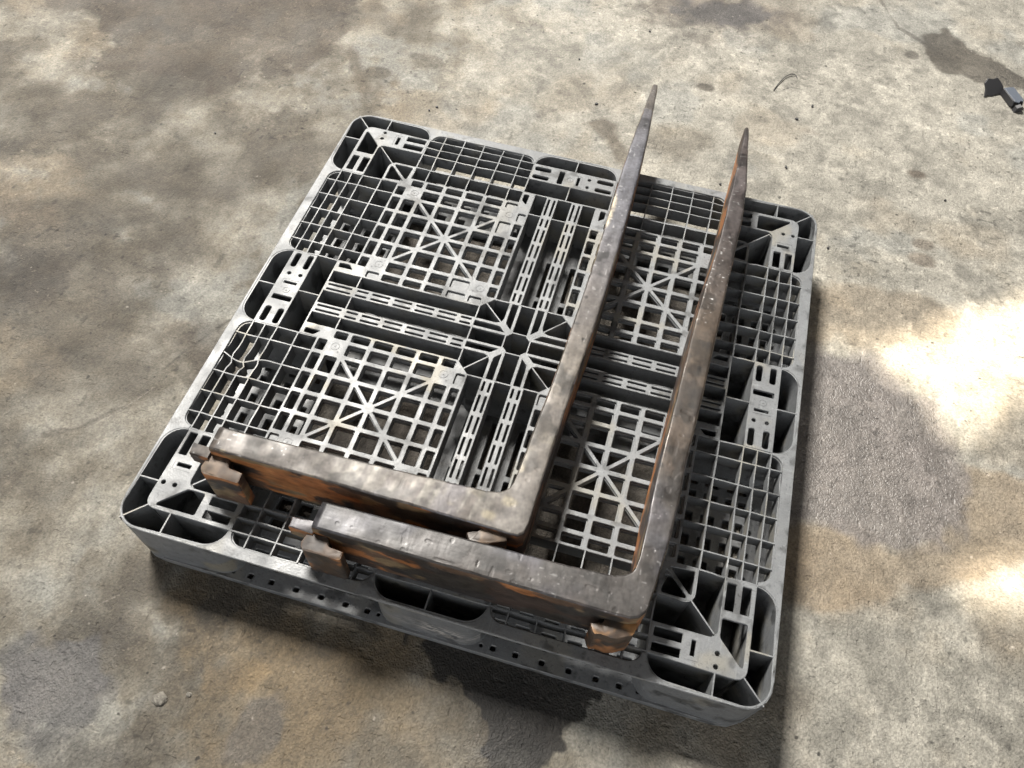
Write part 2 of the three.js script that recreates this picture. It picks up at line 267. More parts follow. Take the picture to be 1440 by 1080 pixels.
{ // the same slab further out, beyond the picture
  const s = new THREE.Shape([[-9, -9], [9, -9], [9, 9], [-9, 9]].map((q) => new THREE.Vector2(...q)));
  s.holes.push(new THREE.Path([[FX0, FZ0], [FX0 + FS, FZ0], [FX0 + FS, FZ0 + FS], [FX0, FZ0 + FS]].map((q) => new THREE.Vector2(...q))));
  const g = new THREE.ShapeGeometry(s); const p = g.attributes.position; for (let i = 0; i < p.count; i++) p.setXYZ(i, p.getX(i), 0, p.getY(i));
  g.index.array.reverse(); g.computeVertexNormals();
  struct(new THREE.Mesh(g, new THREE.MeshStandardMaterial({ color: new THREE.Color().setRGB(0.22, 0.2, 0.165), roughness: 0.9 })), 'ground');
}

// ------------------------------------------------------------------ roof with gaps (outside the picture; its gaps let the two sun patches in)
{
  const y = 9.2, t = y / SUN.y, pr = (q) => new THREE.Vector2(q[0] + SUN.x * t, q[1] + SUN.z * t);
  const gaps = [[[0.735, -0.33], [0.76, -0.378], [0.815, -0.385], [0.85, -0.41], [0.895, -0.475], [0.98, -0.515], [1.074, -0.585], [1.3, -0.68], [1.3, -0.33], [1.06, -0.30], [1.0, -0.24], [0.94, -0.145], [0.882, -0.155], [0.858, -0.235], [0.82, -0.25], [0.772, -0.268]],
    [[0.63, -0.322], [0.69, -0.36], [0.722, -0.352], [0.72, -0.325], [0.685, -0.312]], [[0.905, 0.169], [0.96, 0.11], [1.027, 0.08], [1.3, 0.02], [1.3, 0.19], [1.02, 0.194], [0.969, 0.212], [0.922, 0.202]]];
  const s = new THREE.Shape([[-9, -9], [9, -9], [9, 9], [-9, 9]].map((q) => new THREE.Vector2(...q)));
  for (const g of gaps) s.holes.push(new THREE.Path(g.map(pr)));
  const g = new THREE.ExtrudeGeometry(s, { depth: 0.02, bevelEnabled: false }); g.rotateX(Math.PI / 2); g.translate(0, y + 0.02, 0);
  struct(new THREE.Mesh(g, new THREE.MeshStandardMaterial({ color: new THREE.Color().setRGB(0.2, 0.19, 0.18), roughness: 0.7, side: THREE.DoubleSide })), 'roof');
  const root = new THREE.Group(); root.name = 'skylight'; root.position.set(LAMP.x, LAMP.y + 0.03, LAMP.z); scene.add(root);
  tag(root, 'translucent skylight panel under the roof behind the pallet', 'skylight');
  const pane = new THREE.Mesh(new THREE.BoxGeometry(1.9, 0.02, 2.95), new THREE.MeshStandardMaterial({ color: 0xffffff, emissive: 0xfffaf2, emissiveIntensity: 4, roughness: 0.6 })); pane.name = 'pane'; root.add(pane);
}

// ------------------------------------------------------------------ materials of the pallet
const scuff = (seed0, yellow, gouged) => makeTex(1024, (a, b, o) => {
  const n = fbm(a * 5, b * 5, 4, seed0, 5), f = fbm(a * 40, b * 40, 3, seed0 + 3, 40), g = vn(a * 300, b * 300, seed0 + 7, 300);
  const sx = vn(a * 14, b * 260, seed0 + 9, 14, 260), sy = vn(a * 260, b * 14, seed0 + 11, 260, 14);
  const k = 0.108 * (0.62 + 0.5 * n + 0.34 * f + 0.14 * g + 0.28 * sst(0.82, 1, sx) + 0.28 * sst(0.82, 1, sy));
  const d = sst(0.56, 0.74, fbm(a * 9, b * 9, 4, seed0 + 21, 9)) * (0.35 + yellow);
  o[0] = mix(k * 0.95, 0.155, d); o[1] = mix(k, 0.146, d); o[2] = mix(k * 1.05, 0.120, d);
  const dk = sst(0.60, 0.74, fbm(a * 17, b * 17, 4, seed0 + 33, 17)) * 0.55 + 0.35 * sst(0.80, 0.95, vn(a * 190, b * 190, seed0 + 41, 190)); for (let i = 0; i < 3; i++) o[i] *= 1 - dk;
  if (gouged) { const w = near(a, b, 0.27 + (b - 0.14) * -0.9, 0.14, 0.10, 0.035) * sst(0.46, 0.62, 0.6 * fbm(a * 60 + 20, b * 130 + 20, 4, 661) + 0.4 * vn(a * 30 + b * 90, b * 300, 663)); for (let i = 0; i < 3; i++) o[i] = mix(o[i], 0.33 - 0.015 * i, clamp(w * 1.6)); }
}, true);
const plBump = makeTex(512, (a, b, o) => { o[0] = o[1] = o[2] = 0.5 * fbm(a * 30, b * 30, 3, 77, 30) + 0.3 * vn(a * 150, b * 150, 79, 150) + 0.2 * fbm(a * 6, b * 6, 2, 81, 6); }, false);
const plRough = makeTex(512, (a, b, o) => { o[0] = o[1] = o[2] = 0.36 + 0.34 * fbm(a * 12, b * 12, 4, 177, 12); }, false);
for (const t of [plBump, plRough]) t.repeat.set(3, 3);
const plastic = (map) => { map.repeat.set(1.7, 1.7); return new THREE.MeshPhysicalMaterial({ map, roughness: 1, roughnessMap: plRough, bumpMap: plBump, bumpScale: 0.0006, metalness: 0, specularIntensity: 1, ior: 1.5 }); };
const plA = plastic(scuff(101, 0)), plB = plastic(scuff(202, 0.25)), plC = plastic(scuff(303, 0.65)), plF = plastic(scuff(404, 0.1, true));

// ------------------------------------------------------------------ pallet
const pallet = new THREE.Group(); pallet.name = 'plastic_pallet'; scene.add(pallet);
tag(pallet, 'grey plastic pallet with open grid deck, carrying two rusty forklift forks', 'pallet');
// knocked-in ribs at the left edge
const warp = (u, v, h) => { const g = Math.exp(-(((u - 62) / 34) ** 2) - (((v - 728) / 26) ** 2)); return [u + 5 * g * Math.sin(v * 0.12), v + 15 * g - 5 * Math.exp(-(((u - 95) / 22) ** 2) - (((v - 735) / 30) ** 2)), h - 4 * g]; };
const GRID = [233, 279.5, 326.5, 373, 420], LONG = [43, 68, 93.5, 138], BOT = -129.5;
const R4 = (pts, k) => pts.map((p) => rot4(p, k));

// rim: one flange round the deck, wide along the grids and narrow at the nine feet
const rimSide = [...arc(42, 160, 37, 180, 95, 7).reverse().reverse()];
function rimQuarter() {                                  // left side, top corner to bottom corner, inner contour
  const pts = [];
  pts.push(...arc(46, 46, 41, -135, -180, 6));
  pts.push(...arc(42, 160, 37, 180, 92, 7));
  pts.push(...arc(42, 226, 23, -95, -180, 6).map(([u, v]) => [u + 1, v]));
  pts.push(...arc(43, 428, 22, 180, 95, 6));
  pts.push(...arc(42, 491, 37, -92, -180, 7));
  pts.push(...arc(42, 609, 37, 180, 92, 7));
  pts.push(...arc(43, 672, 22, -95, -180, 6));
  pts.push(...arc(43, 874, 22, 180, 95, 6));
  pts.push(...arc(42, 940, 37, -92, -180, 7));
  pts.push(...arc(46, 1054, 41, 180, 136, 6));
  return pts;
}
{
  // rotating by three turns carries the left side to the bottom, so the contour runs left, bottom, right, top
  const inner = [0, 3, 2, 1].flatMap((k) => R4(rimQuarter(), k));
  new Solid().plate(rect(0, 0, 1100, 1100, 54), [inner], 0, 6, 1).build('rim', plA, pallet);
}
const plateHole = (s, q) => roundPoly(q, s);
for (let k = 0; k < 4; k++) {
  const T = (q) => R4(q, k), mat = [plA, plB, plB, plC][k];
  // ---- corner plate
  const outer = roundPoly([[41.5, 198], [41.5, 39, 22], [198, 42], [198, 93.5], [94, 93.5, 16], [94, 198]], 0, 6);
  const ch = [circ(90.5, 50, 4), circ(90.5, 71, 4), rect(125, 56, 132, 81, 0.8), rect(147, 47, 192.5, 61.5, 2), rect(147, 71, 192.5, 86.5, 2),
    roundPoly([[49, 59], [54, 60], [90, 97], [90, 129], [49, 129]], 4), rect(49, 143, 64, 190, 2), rect(74, 143, 89.5, 190, 2)].map(T);
  const cp = new Solid().plate(T(outer), ch, -0.2, 6, 0.8).build('corner_plate', mat, pallet);
  new Solid().wall(T([[119, 84], [119, 49.5], [135, 49.5]]), 1.1, 0.35, -1).build('mould_mark', mat, cp);
  // ---- feet walls of the corner
  const foot = new Solid();
  foot.wall(T([...arc(44, 940 - 780, 38.2, 92, 180, 7), ...arc(45, 45, 42, 180, 270, 8), ...arc(160, 44, 38.2, -90, -2, 7)]), 4, -0.9, BOT);
  foot.wall(T([[43, 197], [43, 60], [60, 43], [197, 43]]), 2.6, -5, BOT).wall(T([[92.5, 197], [92.5, 104], [104, 92.5], [197, 92.5]]), 2.6, -5, BOT);
  foot.wall(T([[139.5, 198], ...arc(155, 155, 16, 180, 270, 5), [198, 139.5]]), 3, -0.6, BOT);
  foot.build('corner_foot', mat, pallet);
  const rb = (q, th = 2.6, top = -0.4, bot = -60) => new Solid(k === 3 ? undefined : undefined).wall(T(q), th, top, bot);
  for (const q of [[[12, 12], [47, 47]], [[100, 100], [144, 144]], [[4, 90.5], [43, 90.5]], [[90.5, 4], [90.5, 43]]]) rb(q, 2.4, -0.5, BOT).build('rib', mat, pallet);
  // ---- side plate at the middle of the side
  const so = rect(41.5, 454, 94.5, 647, 2);
  const sh = [rect(50, 458.5, 62, 496, 5.5), rect(77.5, 458.5, 89, 496, 5.5), circ(57.5, 514, 4), circ(82, 514, 4), rect(57, 535, 84, 541, 0.8),
    rect(50, 572, 90, 584, 2.5), rect(50, 604, 62.5, 641.5, 5.5), rect(77, 604, 89, 641.5, 5.5)].map(T);
  const sp = new Solid().plate(T(so), sh, -0.2, 6, 0.8).build('side_plate', mat, pallet);
  new Solid().wall(T([[53, 545], [53, 530.5], [86, 530.5]]), 1.1, 0.35, -1).build('mould_mark', mat, sp);
  new Solid().plate(T(circ(70, 557, 8, 18)), [T(circ(70, 557, 5.6, 18))], 0.5, 1.2, 0.3).plate(T(circ(70, 557, 2.2, 10)), [], 0.5, 1.2, 0.3).build('boss', mat, sp);
  const sf = new Solid();
  sf.wall(T([...arc(44, 491, 38.2, -92, -180, 7), ...arc(44, 609, 38.2, 180, 92, 7)]), 4, -0.9, BOT);
  sf.wall(T([[43, 454], [43, 647]]), 2.6, -5, BOT).wall(T([[93, 454], [93, 647]]), 2.6, -5, BOT).wall(T([[139.5, 452], [139.5, 649]]), 3, -0.6, BOT);
  sf.build('side_foot', k === 3 ? plF : mat, pallet);
  rb([[6, 550.5], [43, 550.5]], 2.4, -0.5, BOT).build('rib', mat, pallet); rb([[93, 550.5], [139, 550.5]], 2.4, -0.5, BOT).build('rib', mat, pallet);
  // ---- two rib grids beside the corner (left side and top side)
  for (const side of [0, 1]) {
    const S = side ? (q) => T(q.map(([a, b]) => [b, a])) : T;
    const g = new THREE.Group(); g.name = 'rib_grid'; pallet.add(g);
    const bent = k === 3 && side === 1, wob = (u, v, h) => [u + 2.4 * (fbm(u * 0.02 + 9, v * 0.02 + 9, 2, 501) - 0.5), v + 2.4 * (fbm(u * 0.02 + 30, v * 0.02 + 5, 2, 503) - 0.5), h + (h < -10 ? 0 : -1.4 * sst(0.6, 0.8, fbm(u * 0.03 + 2, v * 0.03 + 7, 2, 505)))];                  // this one lies at the left edge, lower half
    const rib = (q, th, top, bot, name = 'rib') => new Solid((...p) => (bent ? warp(...wob(...p)) : wob(...p))).wall(dense(S(q)), th, top, bot).build(name, mat, g);
    for (const v of GRID) rib([[21, v], [178, v]], 2.3, -0.5, -26);
    for (const u of LONG) rib([[u, 198], [u, 453]], u === 138 ? 2.8 : 2.3, -0.3, u === 138 ? -34 : -28);
    rib([[41, 198.6], [178, 198.6]], 2.6, -0.8, BOT, 'end_wall'); rib([[41, 452.4], [178, 452.4]], 2.6, -0.8, BOT, 'end_wall');
    rib([...arc(43, 226, 22, -95, -180, 6).map(([u, v]) => [u, v]), ...arc(43, 428, 21, 180, 95, 6)], 2.4, -3, -40, 'side_wall');
  }
  // ---- lattice panel
  latticePanel(T, k, mat);
  // ---- two slotted bars in the channel between the panels (left channel)
  for (const v0 of [510, 566.5]) {
    const holes = []; for (const [a, b] of [[145, 196], [207, 231], [239.5, 277.5], [287, 324], [333.5, 371], [380.5, 418], [427, 449]]) for (const dv of [4.6, 16.6]) holes.push(T(rect(a, v0 + dv, b, v0 + dv + 4.4, 2)));
    new Solid().plate(T(rect(139.5, v0, 456, v0 + 25.5, 0)), holes, -0.1, 5, 0.7).wall(T([[141, v0 + 1.6], [455, v0 + 1.6]]), 2.2, -4, -42).wall(T([[141, v0 + 23.9], [455, v0 + 23.9]]), 2.2, -4, -42).build('slotted_bar', mat, pallet);
  }
  for (const [a, b] of [[481, 510], [535.5, 566.5], [592, 619]]) rb([[202, a], [202, b]], 2.4, -0.6, -70).build('rib', mat, pallet);
}
function dense(q) { const o = []; for (let i = 0; i + 1 < q.length; i++) for (let t = 0; t < 1; t += 0.04) o.push([mix(q[i][0], q[i + 1][0], t), mix(q[i][1], q[i + 1][1], t)]); o.push(q[q.length - 1]); return o; }
function latticePanel(T, k, mat) {
  const L = [178.5, 203, 237, 283, 329.5, 376, 422, 456, 479.5], HW = [2.6, 4.2, 4.5, 4.5, 4.6, 4.5, 4.5, 4.2, 2.6];
  const outline = [[139, 200], [139, 139, 16], [200, 139], [200, 176], [452, 176], [452, 139], [481.5, 139], [481.5, 454], [454, 481.5], [139, 481.5], [139, 452], [176, 452], [176, 200]];
  const frameHoles = [[[143.5, 152], [148, 152], [185, 190], [143.5, 193]], [[152, 143.5], [193, 143.5], [190, 185], [152, 148]], [[146, 457], [166, 456.5], [176.5, 468], [146, 468.5]], [[457, 146], [468.5, 146], [468, 176.5], [456.5, 166]]];
  // cells that are moulded shut, per panel
  const shut = new Set(['0,0', '0,7', '7,0', '7,7', '1,1', '1,6', '6,1', '6,6']);
  const extra = [['6,0', '7,1', '6,2', '1,7', '5,6', '5,7', '6,7'], ['0,6'], ['7,6'], ['0,1', '1,0', '6,7']][k];
  const cells = (inset, lower) => {
    const hs = [];
    for (let i = 0; i < 8; i++) for (let j = 0; j < 8; j++) {
      const key = `${i},${j}`; if (shut.has(key)) continue;
      if (lower && extra.includes(key)) continue;
      const u0 = L[i] + HW[i] + inset, u1 = L[i + 1] - HW[i + 1] - inset, v0 = L[j] + HW[j] + inset, v1 = L[j + 1] - HW[j + 1] - inset;
      const mid = i >= 2 && i <= 5 && j >= 2 && j <= 5, d = 5.2 + inset * 0.9, r = 3.2;
      if (mid && i === j) { hs.push(roundPoly([[u0 + d, v0], [u1, v0], [u1, v1 - d]], 2.6, 3), roundPoly([[u0, v0 + d], [u1 - d, v1], [u0, v1]], 2.6, 3)); }
      else if (mid && i + j === 7) { hs.push(roundPoly([[u0, v0], [u1 - d, v0], [u0, v1 - d]], 2.6, 3), roundPoly([[u1, v0 + d], [u1, v1], [u0 + d, v1]], 2.6, 3)); }
      else hs.push(rect(u0, v0, u1, v1, r));
    }
    return hs;
  };
  const p = new Solid();
  p.plate(T(roundPoly(outline, 0, 5)), [...cells(0, false), ...frameHoles.map((h) => roundPoly(h, 3))].map(T), -0.2, 4.5, 0.9);
  p.plate(T(roundPoly([[177, 177], [480.5, 177], [480.5, 453.5], [453.5, 480.5], [177, 480.5]], 0)), cells(1.7, true).map(T), -4.8, 9, 0.5);
  const panel = p.build('lattice_panel', mat, pallet);
  new Solid().plate(T(circ(329.5, 329.5, 12.5, 20)), [], 0.1, 4, 0.8).build('hub_disc', mat, panel);
  for (const [u, v] of [[220, 220], [439, 220], [220, 439], [439, 439]]) new Solid().plate(T(circ(u + 3, v - 2, 9, 18)), [T(circ(u + 3, v - 2, 7.4, 18))], 0.35, 1, 0.25).plate(T(circ(u + 3, v - 2, 2, 8)), [], 0.35, 1, 0.25).plate(T(circ(u - 9, v + 8, 1.6, 8)), [T(circ(u - 9, v + 8, 1.0, 8))], 0.3, 1, 0.2).build('boss', mat, panel);
  const e = new Solid();
  for (const q of [[[140, 480], [455, 480]], [[480, 140], [480, 455]], [[179.2, 200], [179.2, 453]], [[200, 179.2], [453, 179.2]], [[453, 480], [480, 453]]]) e.wall(T(q), 2, -4, -42);
  e.build('skirt', mat, panel);
}
{ // ---- centre foot with its star of arms
  const h = new Solid(), ring = new Solid();
  for (let k = 0; k < 4; k++) {
    const T = (q) => R4(q, k);
    h.plate(T(rect(455, 510.2, 506, 516.6)), [], -0.2, 6, 0.7).plate(T(rect(455, 529.4, 527, 535.8)), [], -0.25, 6, 0.7);
    h.plate(T(rect(455, 564.2, 527, 570.6)), [], -0.3, 6, 0.7).plate(T(rect(455, 583.4, 506, 589.8)), [], -0.35, 6, 0.7);
    h.plate(T(roundPoly([[494, 511], [504, 507.5], [507.5, 504], [511, 494], [517, 494], [517, 507], [537, 527], [527, 537], [507, 517], [494, 517]], 3)), [], -0.1, 6, 0.7);
    ring.wall(T([[454.5, 476], [454.5, 624]]), 2.6, -0.5, BOT).wall(T([[454.5, 476.5], [476.5, 454.5]]), 2.6, -0.6, BOT);
    ring.wall(T([[463, 466], [506, 506]]), 2.4, -0.7, BOT).wall(T([[525, 534], [525, 566]]), 2.4, -0.5, BOT).wall(T([[525, 534.5], [534.5, 525]]), 2.4, -0.55, BOT);
    ring.wall(T([[456, 513.4], [503, 513.4], [527, 533]]), 2.2, -5, -70).wall(T([[456, 587], [503, 587], [527, 567]]), 2.2, -5, -70);
  }
  h.build('centre_star', plB, pallet); ring.build('centre_foot', plB, pallet);
}
{ // ---- bottom deck with its four windows, border holes and cross bars
  const holes = [];
  for (const a of [178, 648]) for (const b of [178, 648]) holes.push(rect(a, b, a + 274, b + 274, 14));
  const cs = [216, 256, 303, 350, 396, 436];
  for (let k = 0; k < 4; k++) for (const c of [...cs, ...cs.map((x) => 1100 - x)]) {
    for (const d of [13, 37]) holes.push(R4(rect(c - 5.2, d - 4.4, c + 5.2, d + 4.4, 3.4), k));
    for (const d of [56, 80]) holes.push(R4(rect(c - 13, d - 7, c + 13, d + 7, 2), k));
    for (const d of [116, 157]) holes.push(R4(rect(c - 13, d - 13, c + 13, d + 13, 2.5), k));
  }
  for (let k = 0; k < 4; k++) for (const c of [184, 457, 643, 916]) holes.push(R4(circ(c, 12.5, 3.2, 10), k));
  for (let k = 0; k < 4; k++) for (const [a, b] of [[484, 507], [538, 563], [595, 616]]) for (const [c, d] of [[215, 320], [332, 440]]) holes.push(R4(rect(c, a, d, b, 3), k));
  new Solid().plate(rect(-1, -1, 1101, 1101, 56), holes, -128.5, 16, 1).build('bottom_deck', plA, pallet);
}

// ------------------------------------------------------------------ forks
const steelTop = (s0, which) => makeTex(1024, (a, b, o) => {       // 1.3 m a side; x, z are metres from the pallet centre
  const x = (a > 0.55 ? a - 1 : a) * 1.3, z = (b > 0.5 ? b - 1 : b) * 1.3;
  const n = fbm(x * 7 + 9, z * 7 + 9, 4, s0), f = fbm(x * 46 + 50, z * 46 + 50, 3, s0 + 5), g = vn(x * 254 + 300, z * 254 + 300, s0 + 8), sc = vn(x * 60 + z * 90 + 300, z * 60 - x * 400 + 900, s0 + 12);
  let c = which ? [0.088, 0.080, 0.077] : [0.118, 0.106, 0.098];
  const to = (k, w) => { for (let i = 0; i < 3; i++) c[i] = mix(c[i], k[i], clamp(w)); };
  to([0.125, 0.125, 0.15], sst(0.5, 0.68, fbm(x * 10 + 5, z * 10 + 30, 3, s0 + 40)) * 0.8);
  to([0.105, 0.075, 0.056], sst(0.46, 0.68, n) * (which ? 0.6 : 0.3));
  if (which) { to([0.12, 0.088, 0.062], near(x, z, 0.34, -0.02, 0.12, 0.26) * (0.35 + 0.9 * f)); to([0.15, 0.125, 0.125], near(x, z, 0.36, -0.45, 0.1, 0.25) * 0.8); to([0.05, 0.048, 0.05], near(x, z, -0.02, 0.48, 0.2, 0.08) * 0.5); }
  else { to([0.145, 0.147, 0.172], near(x, z, 0.12, -0.40, 0.1, 0.4) * 0.9); to([0.135, 0.115, 0.092], near(x, z, 0.11, 0.12, 0.1, 0.22) * 0.8);
    to([0.27, 0.255, 0.225], near(x, z, -0.06, 0.40, 0.17, 0.05) * sst(0.5, 0.85, 0.5 * vn(x * 150 + z * 30 + 60, z * 18 + 20, s0 + 81) + 0.5 * f + 0.1) * 0.8); to([0.28, 0.24, 0.15], sst(0.60, 0.7, fbm(x * 16 + 9, z * 16 + 22, 3, s0 + 60)) * sst(0.2, 0.35, z) * 0.5);
    to([0.52, 0.46, 0.36], sst(0.25, 0.6, near(x, z, 0.105, -0.30, 0.014, 0.055) * (0.4 + 1.1 * f))); }
  const dk = sst(0.80, 0.93, vn(x * 62 + 90, z * 62 + 90, s0 + 71)) * sst(0.45, 0.65, n);
  const fl = sst(0.86, 0.97, vn(x * 185 + 200, z * 185 + 200, s0 + 73)) * sst(0.42, 0.7, fbm(x * 6 + 8, z * 6 + 8, 2, s0 + 77));
  const m = (which ? 0.33 : 0.45) * (0.22 + 0.95 * f + 0.5 * g + 0.3 * sc) * (1 - 0.75 * dk) * (1 - 0.5 * sst(0.56, 0.66, fbm(x * 24 + 70, z * 24 + 70, 3, s0 + 90)));
  for (let i = 0; i < 3; i++) o[i] = mix(c[i] * m, which ? 0.5 : 0.4, fl * (which ? 0.12 + 0.7 * near(x, z, 0.33, 0.0, 0.15, 0.3) : 0.4));  // pale flecks; on the right fork massed mid-blade as painted sparkle
}, true);
const rustSide = (s0, orange) => makeTex(1024, (a, b, o) => {
  const n = fbm(a * 15, b * 34, 5, s0, 15, 34), f = fbm(a * 70, b * 90, 3, s0 + 5, 70, 90), st = vn(a * 40, b * 400, s0 + 9, 40, 400);
  let c = [0.085, 0.052, 0.034];
  const to = (k, w) => { for (let i = 0; i < 3; i++) c[i] = mix(c[i], k[i], clamp(w)); };
  const bk = sst(0.46, 0.56, fbm(a * 17, b * 30, 5, s0 + 20, 17, 30));
  to([0.20, 0.148, 0.080], sst(0.49, 0.57, fbm(a * 19, b * 42, 5, s0 + 50, 19, 42)) * 0.6);
  to([0.30, 0.115, 0.036], sst(0.50, 0.58, n + orange) * 0.75);
  to([0.017, 0.017, 0.018], bk * 0.92);
  const m = 0.42 + 0.85 * f + 0.3 * st; for (let i = 0; i < 3; i++) o[i] = c[i] * m;
}, true);
const stBump = makeTex(1024, (a, b, o) => { o[0] = o[1] = o[2] = 0.34 * fbm(a * 120, b * 120, 4, 401, 120) + 0.10 * fbm(a * 14, b * 14, 3, 411, 14) + 0.07 * vn(a * 400, b * 36, 421, 400, 36) + 0.12 * vn(a * 30, b * 380, 425, 30, 380) - 0.45 * sst(0.80, 0.92, vn(a * 110, b * 110, 471, 110)) - 0.3 * sst(0.86, 0.94, vn(a * 60, b * 60, 473, 60)); }, false);
const stRough = makeTex(512, (a, b, o) => { o[0] = o[1] = o[2] = 0.32 + 0.5 * fbm(a * 40, b * 40, 3, 441, 40); }, false);
const steelMat = (map, metal, rough, bs) => new THREE.MeshStandardMaterial({ map, metalness: metal, roughness: rough, roughnessMap: stRough, bumpMap: stBump, bumpScale: bs });
const F1 = [steelMat(steelTop(500, 0), 0.3, 0.95, 0.0005), steelMat(rustSide(600, 0.0), 0.1, 1, 0.0012)];
const F2 = [steelMat(steelTop(700, 1), 0.35, 0.85, 0.0009), steelMat(rustSide(800, 0.02), 0.1, 1, 0.0012)];
const hookRust = (pale, s0) => makeTex(512, (a, b, o) => { const n = fbm(a * 34, b * 34, 4, s0, 34), f = fbm(a * 120, b * 120, 3, s0 + 4, 120), w = sst(0.42, 0.58, n), d = sst(0.52, 0.62, fbm(a * 50, b * 50, 3, s0 + 9, 50)), m = 0.45 + 1.1 * f; pale.forEach((x, i) => { o[i] = mix(mix([0.050, 0.034, 0.024][i], x, w), [0.03, 0.027, 0.026][i], d * 0.8) * m; }); }, true);

function densify(P, step) { const o = []; for (let i = 0; i < P.length; i++) { const a = P[i], b = P[(i + 1) % P.length], l = Math.hypot(b[0] - a[0], b[1] - a[1]), n = Math.max(1, Math.round(l / step)); for (let k = 0; k < n; k++) o.push([mix(a[0], b[0], k / n), mix(a[1], b[1], k / n)]); } return o; }
function finish(out) {
  let q = new THREE.BufferGeometry(); q.setAttribute('position', new THREE.Float32BufferAttribute(out, 3));
  q = mergeVertices(q, 1e-5); q.computeVertexNormals(); q = q.toNonIndexed(); boxUV(q, 1 / 1.3);   // normals weighted by area keep the broad faces flat
  return byFacing(q);
}
function crisp(out) { let q = new THREE.BufferGeometry(); q.setAttribute('position', new THREE.Float32BufferAttribute(out, 3)); q.computeVertexNormals(); q = toCreasedNormals(q, 0.5); boxUV(q, 1 / 1.3); return byFacing(q); }
// an upright block over a plan outline, both arrises rounded; h0..h1 above the deck, mm
function forged(P, h0, h1, bev, jitter = 0.5, step = 14) {
  const D = densify(P, step).map(([u, v], i) => [u + (vn(i * 0.61, 3.3, 91) - 0.5) * 2 * jitter, v + (vn(i * 0.57, 9.1, 93) - 0.5) * 2 * jitter]);
  const s = new THREE.Shape(D.map((q) => new THREE.Vector2(...q)));
  const g = new THREE.ExtrudeGeometry(s, { depth: h1 - h0 - 2 * bev, steps: 3, bevelEnabled: true, bevelThickness: bev, bevelSize: bev, bevelOffset: -bev, bevelSegments: 2, curveSegments: 1 });
  const a = g.attributes.position, out = [];
  for (let i = 0; i < a.count; i++) { const h = h1 - bev - a.getZ(i); out.push((a.getX(i) - 550) / 1000, DECK + (h + 1.6 * (vn(a.getX(i) * 0.09, a.getY(i) * 0.09, 95) - 0.5)) / 1000, (a.getY(i) - 550) / 1000); }
  return crisp(out);
}
// the bent bar of a fork: pairs of plan points (inner side, outer side) from the shank's end round the heel to the tip
function bar(pairs, tipV, tall, s0) {
  const st = [];
  for (let i = 0; i + 1 < pairs.length; i++) {
    const [a, b, c, d] = pairs[i], [e, f, g, h] = pairs[i + 1], n = Math.max(1, Math.ceil(Math.max(Math.hypot(e - a, f - b), Math.hypot(g - c, h - d)) / 11));
    for (let k = 0; k < n; k++) { const t = k / n; st.push([mix(a, e, t), mix(b, f, t), mix(c, g, t), mix(d, h, t)]); }
  }
  st.push(pairs[pairs.length - 1]);
  const rings = st.map(([a, b, c, d]) => {
    const s = Math.min(b, d) - tipV, w = s < 0 ? 0.30 : s < 40 ? mix(0.30, 0.55, Math.sqrt(s / 40)) : s < 280 ? mix(0.55, 1, Math.sin((s - 40) / 240 * Math.PI / 2)) : 1;
    const lo = tall / 2 - (tall / 2 - 0.5) * w, hi = tall / 2 + tall / 2 * w, len = Math.hypot(c - a, d - b), r = Math.min(4.5, len * 0.3), R = [], pt = (x, h) => R.push([a + (c - a) * x / len, b + (d - b) * x / len, h]);
    for (const q of [0, 30, 60, 90]) pt(r - r * Math.cos(q * Math.PI / 180), hi - r + r * Math.sin(q * Math.PI / 180));       // upper arris, inner side
    for (const t of [0.2, 0.4, 0.6, 0.8]) pt(mix(r, len - r, t), hi);
    for (const q of [90, 60, 30, 0]) pt(len - r + r * Math.cos(q * Math.PI / 180), hi - r + r * Math.sin(q * Math.PI / 180));
    for (const t of [0.25, 0.5, 0.75]) pt(len, mix(hi - r, lo + r, t));
    for (const q of [0, 45, 90]) pt(len - r + r * Math.cos(q * Math.PI / 180), lo + r - r * Math.sin(q * Math.PI / 180));
    for (const q of [90, 45, 0]) pt(r - r * Math.cos(q * Math.PI / 180), lo + r - r * Math.sin(q * Math.PI / 180));
    for (const t of [0.25, 0.5, 0.75]) pt(0, mix(lo + r, hi - r, t));
    return R.map(([u, v, h]) => { const j = (k) => (fbm(u * 0.05 + k, (v + h) * 0.05 + s0, 3, s0 + k) - 0.5); return [(u + 1.3 * j(1) - 550) / 1000, DECK + (h + (h > 4 ? 1.3 * j(2) : 0)) / 1000, (v + 1.3 * j(3) - 550) / 1000]; });
  });
  const out = [], N = rings[0].length, tri = (a, b, c) => out.push(...a, ...b, ...c);
  for (let i = 0; i + 1 < rings.length; i++) for (let k = 0; k < N; k++) { const l = (k + 1) % N, A = rings[i][k], B = rings[i][l], C = rings[i + 1][l], D = rings[i + 1][k]; tri(A, B, C); tri(A, C, D); }
  for (const [R, flip] of [[rings[0], 0], [rings[rings.length - 1], 1]]) { const c = [0, 1, 2].map((x) => R.reduce((q, p) => q + p[x], 0) / N); for (let k = 0; k < N; k++) flip ? tri(c, R[k], R[(k + 1) % N]) : tri(c, R[(k + 1) % N], R[k]); }
  return finish(out);
}
